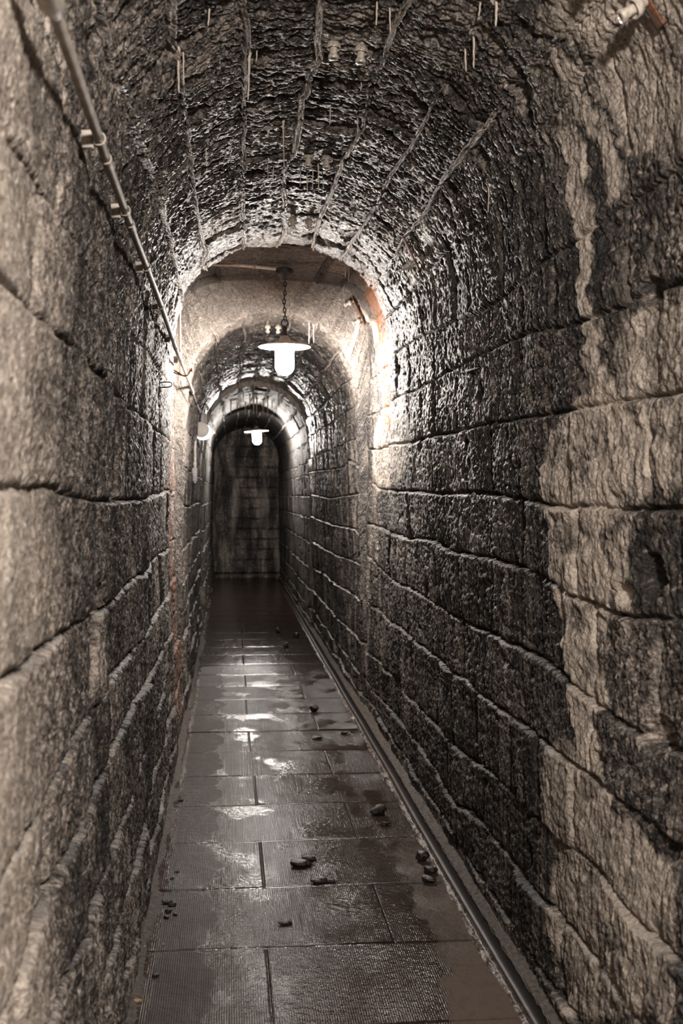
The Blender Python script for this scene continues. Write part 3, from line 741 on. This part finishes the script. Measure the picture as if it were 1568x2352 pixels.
# junction box, blue-lit round light and the pipe that drops from it
JB=Vector((-.262,10.36,2.262))
t=thing('junction_box',tuple(JB),'grey wedge-shaped junction box at the far end of the left conduit','box')
bm=new();box(bm,(.0,.10,-.045),(.085,.20,.105),bev=.006);mobj('box_body',bm,M['boxgrey'],t)
bm=new();box(bm,(.0475,.10,-.045),(.009,.19,.098),bev=.003);mobj('lid',bm,M['pvc'],t)
bm=new();tube(bm,[(0,-.16,0),(0,-.155,0),(0,.0,0)],[.013,.016,.016],18);mobj('gland',bm,M['boxgrey'],t)
WLc=Vector(WLIGHT)
t=thing('wall_light',tuple(WLc),'round beige-fronted light with a glowing blue-white rim at the end of the left conduit','light')
RX=Matrix.Rotation(PI/2,4,'X')          # lathe axis +z -> -y
bm=new();lathe(bm,[(0,.046),(.004,.046),(.004,.043),(.060,.044),(.0705,.038),(.0715,.020),(.0705,.012),(0,.012)],40,Matrix.Translation((-.008,0,.010))@RX);mobj('front_cover',bm,M['disc'],t)
bm=new();lathe(bm,[(0,.012),(.068,.012),(.074,.004),(.076,-.020),(.070,-.034),(0,-.034)],40,Matrix.Translation((.006,0,-.006))@RX);mobj('lit_lens',bm,M['led'],t)
bm=new();lathe(bm,[(0,-.034),(.066,-.034),(.060,-.075),(0,-.075)],32,Matrix.Translation((.004,0,-.002))@RX);mobj('housing',bm,M['boxgrey'],t)
bm=new();tube(bm,[(-.01,.055,.03),(-.015,.05,.075),(-.035,.03,.085),(-.06,.02,.085)],.009,10);mobj('bracket',bm,M['black'],t)
DP=Vector(DROP)
t=thing('plastic_conduit',tuple(DP),'short bluish conduit dropping down the wall below the round light','conduit','plastic conduits')
bm=new();tube(bm,[(0,0,0),(0,0,-.2),(-.003,0,-.40)],.0125,16);mobj('pipe',bm,M['pvc'],t)
bm=new();lathe(bm,[(0,.024),(.014,.020),(.019,.008),(.019,-.010),(.014,-.016),(0,-.016)],20);mobj('elbow',bm,M['pvc'],t)
bm=new();lathe(bm,[(.013,.014),(.0165,.010),(.0165,-.012),(.013,-.016)],20,Matrix.Translation((-.001,0,-.235)));mobj('coupling',bm,M['pvc'],t)
bm=new();box(bm,(-.006,0,-.33),(.05,.06,.12),bev=.008);mobj('outlet_box',bm,M['boxgrey'],t)

# bent wire staple and an iron spike
p,n,tt=surf_h(2.021,5.246,-.01)
t=thing('wire_staple',tuple(p),'bent black wire staple sticking out of the left wall below the conduit','staple')
bm=new();tube(bm,[(0,.02,.012),(.03,.0,.012),(.05,-.01,.011),(.060,-.012,.006),(.062,-.012,-.001),(.058,-.012,-.009),(.045,-.008,-.013),(.0,.02,-.013)],.0026,8);mobj('wire',bm,M['black'],t)
p,n,tt=surf_h(4.577,4.10,.004)
o_=thing('iron_spike',tuple(p),'thin dark iron spike lying in a mortar joint of the right wall','spike')
bm=new();tube(bm,[n*.004+Vector((0,.10,.006)),n*.010+Vector((0,.03,.003)),n*.014+Vector((0,-.12,-.006)),n*.013+Vector((0,-.17,-.008))],[.006,.0055,.003,.0008],8);mobj('shaft',bm,M['black'],o_)
bm=new();lathe(bm,[(0,0),(.009,0),(.009,.006),(0,.008)],10,Matrix.Translation(n*.004+Vector((0,.10,.006)))@Matrix.Rotation(-PI/2,4,'X'));mobj('head',bm,M['black'],o_)

# ------------------------------------------------------------------ porcelain insulators
def insulator_parts(parent):
    bm=new();lathe(bm,[(0,-.012),(.010,-.012),(.011,.0),(.016,.004),(.0215,.014),(.0225,.024),(.0215,.0265),(.019,.024),(.013,.018),(0,.018)],28);mobj('bell',bm,M['porcelain'],parent)
    bm=new();lathe(bm,[(0,.016),(.0125,.018),(.0115,.026),(.0125,.046),(0,.046)],24);mobj('neck',bm,M['porcelain'],parent)
    bm=new();lathe(bm,[(.010,.044),(.0155,.046),(.0175,.052),(.0155,.058),(.010,.0595),(.0085,.056),(.0085,.046)],26);mobj('rim',bm,M['porcelain'],parent)
    bm=new();lathe(bm,[(0,.0465),(.0088,.0465),(.0088,.049),(0,.049)],16);mobj('hole_shade',bm,M['black'],parent)  # black disc stands in for the shade inside the rim's hole
DOWN=Matrix.Rotation(PI,4,'X')
first=None
pairs=[(3.43,.331,.418,'nearest'),(4.56,.334,.408,'second'),(5.61,.329,.412,'third'),(8.1,.288,.366,'tiny far')]
names={'nearest':'in the nearest ceiling pair, lit against the dark crown','second':'in the second ceiling pair, above a cluster of thin straws','third':'in the third ceiling pair, just in front of the rib','tiny far':'in the far pair seen left of the near lamp stem'}
for y,xa_,xb_,k in pairs:
    for s,x in(('left',xa_),('right',xb_)):
        P_=ring(np.array(y));z=float(P_[3]+P_[2]*np.sqrt(np.clip(1-((x-.31)/float(P_[1]))**2,0,1)))-.004
        lab=f'porcelain insulator, {s} one {names[k]}'
        if first is None:
            first=thing('porcelain_insulator',(x,y,z),lab,'insulator','porcelain insulators on the crown');insulator_parts(first);o=first
        else:
            o=copy_tree(first);o.location=(x,y,z);o['label']=lab
        o.rotation_euler=(PI+random.uniform(-.06,.06)-.05,random.uniform(-.06,.06),0)
def bracket(y,ua,ub,label,spots):
    um=(ua+ub)/2
    p,n,tg=surf_h(um,y,.012)
    t=thing('insulator_bracket',tuple(p),label,'bracket','rusty insulator brackets on the right haunch')
    R=Matrix((( 0,1,0,0),(tg.x,tg.y,tg.z,0),(n.x,n.y,n.z,0),(0,0,0,1))).transposed()
    ln=ub-ua
    bm=new();box(bm,(0,0,.018),(.030,ln,.006),R,.0015)
    for s in(-1,1): box(bm,(0,s*(ln/2-.004),.004),(.028,.006,.034),R,.001)
    mobj('iron_bar',bm,M['rust'],t)
    for sp in spots:
        E_=R@Matrix.Translation((0,sp,.030))
        bm=new();lathe(bm,[(0,-.010),(.010,-.010),(.011,.0),(.017,.004),(.0225,.013),(.0235,.023),(.0225,.0260),(.019,.0235),(.013,.018),(0,.018)],30,E_);mobj('bell',bm,M['porcelain'],t)
        bm=new();lathe(bm,[(0,.016),(.0125,.018),(.0115,.026),(.0125,.048),(0,.048)],24,E_);mobj('neck',bm,M['porcelain'],t)
        bm=new();lathe(bm,[(.010,.046),(.0150,.048),(.0170,.053),(.0150,.059),(.010,.0605),(.0085,.057),(.0085,.048),(0,.048)],26,E_);mobj('rim',bm,M['porcelain'],t)
bracket(2.36,3.78,4.02,'rusty iron bracket with white insulators high on the nearest right haunch',(.055,-.075))
bracket(4.98,3.86,4.03,'rusty dark bracket with one insulator on the bright right haunch',(.045,))
bracket(7.52,3.80,4.02,'small rusty bracket with two insulators on the haunch beside the orange stain',(-.07,.07))

# ------------------------------------------------------------------ calcite straws
def straw(x,y,length,r,label,group):
    P_=ring(np.array(y));a=float(P_[1]);b=float(P_[2]);n_=float(P_[4])
    cxx=float(P_[0]);z=float(P_[3]+b*max(0,1-abs((x-cxx)/a)**n_)**(1/n_))
    t=bpy.data.objects.new('calcite_straw',None)
    bm=new();k=9;pts=[];rr=[]
    bx,by=random.uniform(-.004,.004),random.uniform(-.004,.004)
    top=.022
    for i in range(k+1):
        f=i/k;pts.append((bx*f*f+.0006*math.sin(i*2.1),by*f*f,top-(length+top)*f))
        rr.append(r*(1.9*max(0,1-f*5)+1.0-.45*f)+.0003*math.sin(i*3.3))
    rr[-1]=r*.35
    tube(bm,pts,rr,10)
    bpy.data.objects.remove(t)
    o=mobj('calcite_straw',bm,M['calcite'],None);o.location=(x,y,z)
    return tag(o,label,'stalactite',group)
G0='calcite straws on the near vault'
for x,y,l,r,lab in[
 (-.050,3.03,.055,.0036,'straight pale straw cut by the top edge of the photo, left of the crown'),
 (.428,3.14,.068,.0034,'long pale straw at the top edge of the photo, right of the nearest insulators'),
 (.468,3.16,.075,.0032,'pale straw touching the mortar bead at the top edge of the photo'),
 (-.142,3.17,.118,.0046,'thick pale straw hanging at the leftmost vault joint'),
 (-.128,3.19,.100,.0030,'thinner straw hanging just right of the thick leftmost one'),
 (.067,3.49,.140,.0046,'longest thick straw hanging from the second vault joint'),
 (.091,3.46,.040,.0030,'short forked straw just right of the longest thick one'),
 (.211,4.22,.160,.0027,'very long thin straw in front of the middle vault stones'),
 (.372,3.99,.075,.0026,'thin straw hanging between the first and second insulator pairs'),
 (.486,4.10,.050,.0026,'small straw beside the right mortar bead, right of the second insulators'),
 (.453,3.71,.042,.0024,'tiny straw below the mortar bead right of the nearest insulators'),
 (-.084,4.19,.066,.0028,'short straw under a dark cleft on the left vault stones'),
 (.698,3.19,.070,.0036,'left one of two straws on the upper right haunch'),
 (.704,3.10,.090,.0040,'right and thicker one of two straws on the upper right haunch'),
 (.896,3.71,.072,.0024,'single straw low on the right haunch above the mottled stones'),
 (.713,2.87,.060,.0046,'thick straw at the top edge of the photo over the right haunch'),
 (.681,2.92,.035,.0034,'short straw at the top edge of the photo left of the thick right one'),
 ]: straw(x,y,l,r,lab,G0)
G1='straw cluster under the second insulator pair'
for x,y,l,r in[(.317,4.82,.075,.0026),(.338,4.72,.130,.0034),(.369,4.78,.090,.0030),(.386,4.70,.125,.0040),(.412,4.79,.085,.0024)]:
    straw(x,y,l,r,'thin straw in the cluster hanging under the second pair of ceiling insulators',G1)
G2='straws left of the second insulator pair'
for x,y,l,r in[(.167,4.67,.080,.0024),(.194,4.68,.075,.0026)]:
    straw(x,y,l,r,'one of two short dark-rooted straws left of the second insulator pair',G2)
G3='straws on the right of the rib'
for x,y,l,r,lab in[(.700,6.52,.150,.0046,'long straw right of the near lamp chain under the rib'),(.725,6.56,.165,.0036,'straw beside the long one right of the near lamp chain'),(.842,6.68,.075,.0046,'short straw above the orange stain'),
   (.560,7.60,.150,.0046,'pale straw on the lit arch edge right of the near lamp chain'),(.590,7.61,.130,.0040,'slimmer pale straw on the lit arch edge right of the near lamp')]: straw(x,y,l,r,lab,G3)
G4='straws on the far arch'
for x,y,l,r in[(.027,13.0,.17,.010),(.10,13.3,.12,.008),(.215,14.0,.17,.009),(.300,13.2,.22,.010),(.345,13.5,.20,.009),(.255,13.1,.13,.008),(.43,13.6,.16,.009),(.47,13.2,.22,.009),(.53,13.4,.10,.008),(.436,12.25,.07,.009),(.556,12.22,.11,.012),(.60,12.4,.09,.010),(.17,12.6,.10,.008)]:
    straw(x,y,l,r,'pale straw in the fringe hanging from the far arch above the far lamp',G4)

# ------------------------------------------------------------------ stones and grit on the floor
def rock(name,x,y,s,m,label,cat,group,seed,z=0.,sq=(1,1,.6)):
    bm=new();bmesh.ops.create_icosphere(bm,subdivisions=3,radius=1)
    for v in bm.verts:
        c=v.co.copy()
        k=1+.22*math.sin(c.x*3.1+seed)*math.cos(c.y*2.7+seed*1.7)+.15*math.sin(c.z*4+seed*.6+c.x*2)+.10*math.sin(c.x*7+c.y*6+seed*2.2)
        v.co=Vector((c.x*sq[0],c.y*sq[1],c.z*sq[2]))*k*s
    zmin=min(v.co.z for v in bm.verts)
    for v in bm.verts: v.co.z-=zmin*.80
    o=mobj(name,bm,m,None,ang=80);o.location=(x,y,z)
    return tag(o,label,cat,group)
GS='wet stones on the tile floor'
for i,(x,y,s,sq,lab) in enumerate([
 (.581,7.47,.030,(1,1,.75),'dark wet lump on the tiles further down beside a long joint'),
 (.285,4.36,.030,(1.25,.8,.55),'largest dark wet stone in the middle of the floor'),
 (.325,4.43,.019,(1.5,.7,.5),'flat dark stone just behind the largest one'),
 (.348,4.17,.022,(1.3,.9,.5),'low wet lump on the cross joint in front of the largest stone'),
 (.392,4.165,.013,(1.4,.8,.5),'small wet lump right of the low one on the cross joint'),
 (.695,5.04,.032,(1.15,.9,.6),'dark rounded stone near the gutter, further one'),
 (.700,4.86,.015,(1.6,.8,.5),'small shiny lump in front of the rounded stone near the gutter'),
 (.783,4.37,.026,(1,.9,.8),'wet brown stone at the gutter edge, topmost of its cluster'),
 (.790,4.22,.024,(1,.9,.7),'angular brown stone at the gutter edge, middle of its cluster'),
 (.765,4.13,.024,(1.1,.9,.55),'flat brown stone at the gutter edge, nearest of its cluster'),
 (.194,3.776,.016,(1.4,.9,.5),'small shiny lump alone on the near middle tile'),
 (.527,11.8,.030,(1,1,.8),'far wet lump glinting on the dark end of the floor'),
 (.551,10.65,.030,(1,1,.7),'wet lump in front of the far glinting one'),
 (.704,11.4,.034,(1,1,.6),'shiny lump at the far right of the floor'),
 (.536,6.63,.018,(1.6,.9,.4),'thin oval lump on the tiles in the middle distance'),
 (.719,6.75,.016,(1.4,.9,.5),'thin lump near the gutter in the middle distance')]):
    rock('floor_stone',x,y,s,M['brownstone'],lab,'stone',GS,i*1.3+.4,0.,sq)
GP='pebbles along the left wall foot'
for i,(x,y,s,mm,lab) in enumerate([
 (-.281,3.635,.0042,'pale_pebble','small whitish pebble at the left wall foot, further one'),(-.219,3.641,.0052,'amber','small amber chip on the tile beside the left wall'),
 (-.285,3.435,.0062,'pale_pebble','white pebble at the left wall foot, nearer one'),(-.265,3.430,.0046,'black_pebble','small black pebble right of the nearer white pebble'),
 (-.230,3.405,.0085,'black_pebble','largest black crumb on the near left tile'),(-.272,3.235,.0105,'amber','round amber pebble at the left wall foot'),
 (-.226,4.02,.0150,'black_pebble','black leaf scrap under the cross joint at the left'),(-.205,3.99,.0120,'black_pebble','torn black scrap right of the first leaf scrap'),
 (-.218,3.93,.0100,'black_pebble','small black scrap in front of the leaf scraps'),(-.222,3.875,.0080,'black_pebble','frontmost black scrap of the leaf group'),(-.192,3.90,.0075,'black_pebble','black crumb right of the frontmost scrap'),
 (-.205,4.335,.0085,'black_pebble','small dark crumb on the tile behind the leaf scraps'),(-.222,4.26,.0085,'black_pebble','curled dark scrap in front of the dark crumb'),(-.235,5.35,.0100,'black_pebble','dark crumb at the foot of the left wall, furthest one')]):
    rock('pebble',x,y,s,M[mm],lab,'pebble',GP,i*2.1+.7,-.001,(1.2,1,.5))

# ------------------------------------------------------------------ light from the next lamp of the row, behind the viewpoint
ld=bpy.data.lights.new('next_pendant_lamp_light','POINT');ld.energy=BACK_E;ld.color=(1,.915,.835);ld.shadow_soft_size=.07
lo=bpy.data.objects.new('next_pendant_lamp_light',ld);lo.location=BACK_P;link(lo)
w=bpy.data.worlds.new('World');SC.world=w;w.use_nodes=True
w.node_tree.nodes['Background'].inputs[0].default_value=(0,0,0,1);w.node_tree.nodes['Background'].inputs[1].default_value=0

# ------------------------------------------------------------------ camera
cd=bpy.data.cameras.new('Camera');cam=bpy.data.objects.new('Camera',cd);link(cam)
cam.location=(0,0,1.5);cam.rotation_euler=(math.radians(90-.94),0,math.radians(-5.91))
cd.sensor_fit='VERTICAL';cd.sensor_height=36;cd.lens=36*2500/2352
cd.dof.use_dof=True;cd.dof.focus_distance=4.6;cd.dof.aperture_fstop=4.5;cd.clip_start=.02
SC.camera=cam
vs=SC.view_settings;vs.view_transform='Standard';vs.look='None';vs.gamma=1;vs.use_curve_mapping=False;vs.exposure=EXPO
SC.cycles.max_bounces=4;SC.cycles.diffuse_bounces=3;SC.cycles.glossy_bounces=2;SC.cycles.transmission_bounces=0;SC.cycles.use_adaptive_sampling=True;SC.cycles.adaptive_threshold=.05;SC.cycles.caustics_reflective=False;SC.cycles.caustics_refractive=False;SC.cycles.use_denoising=True
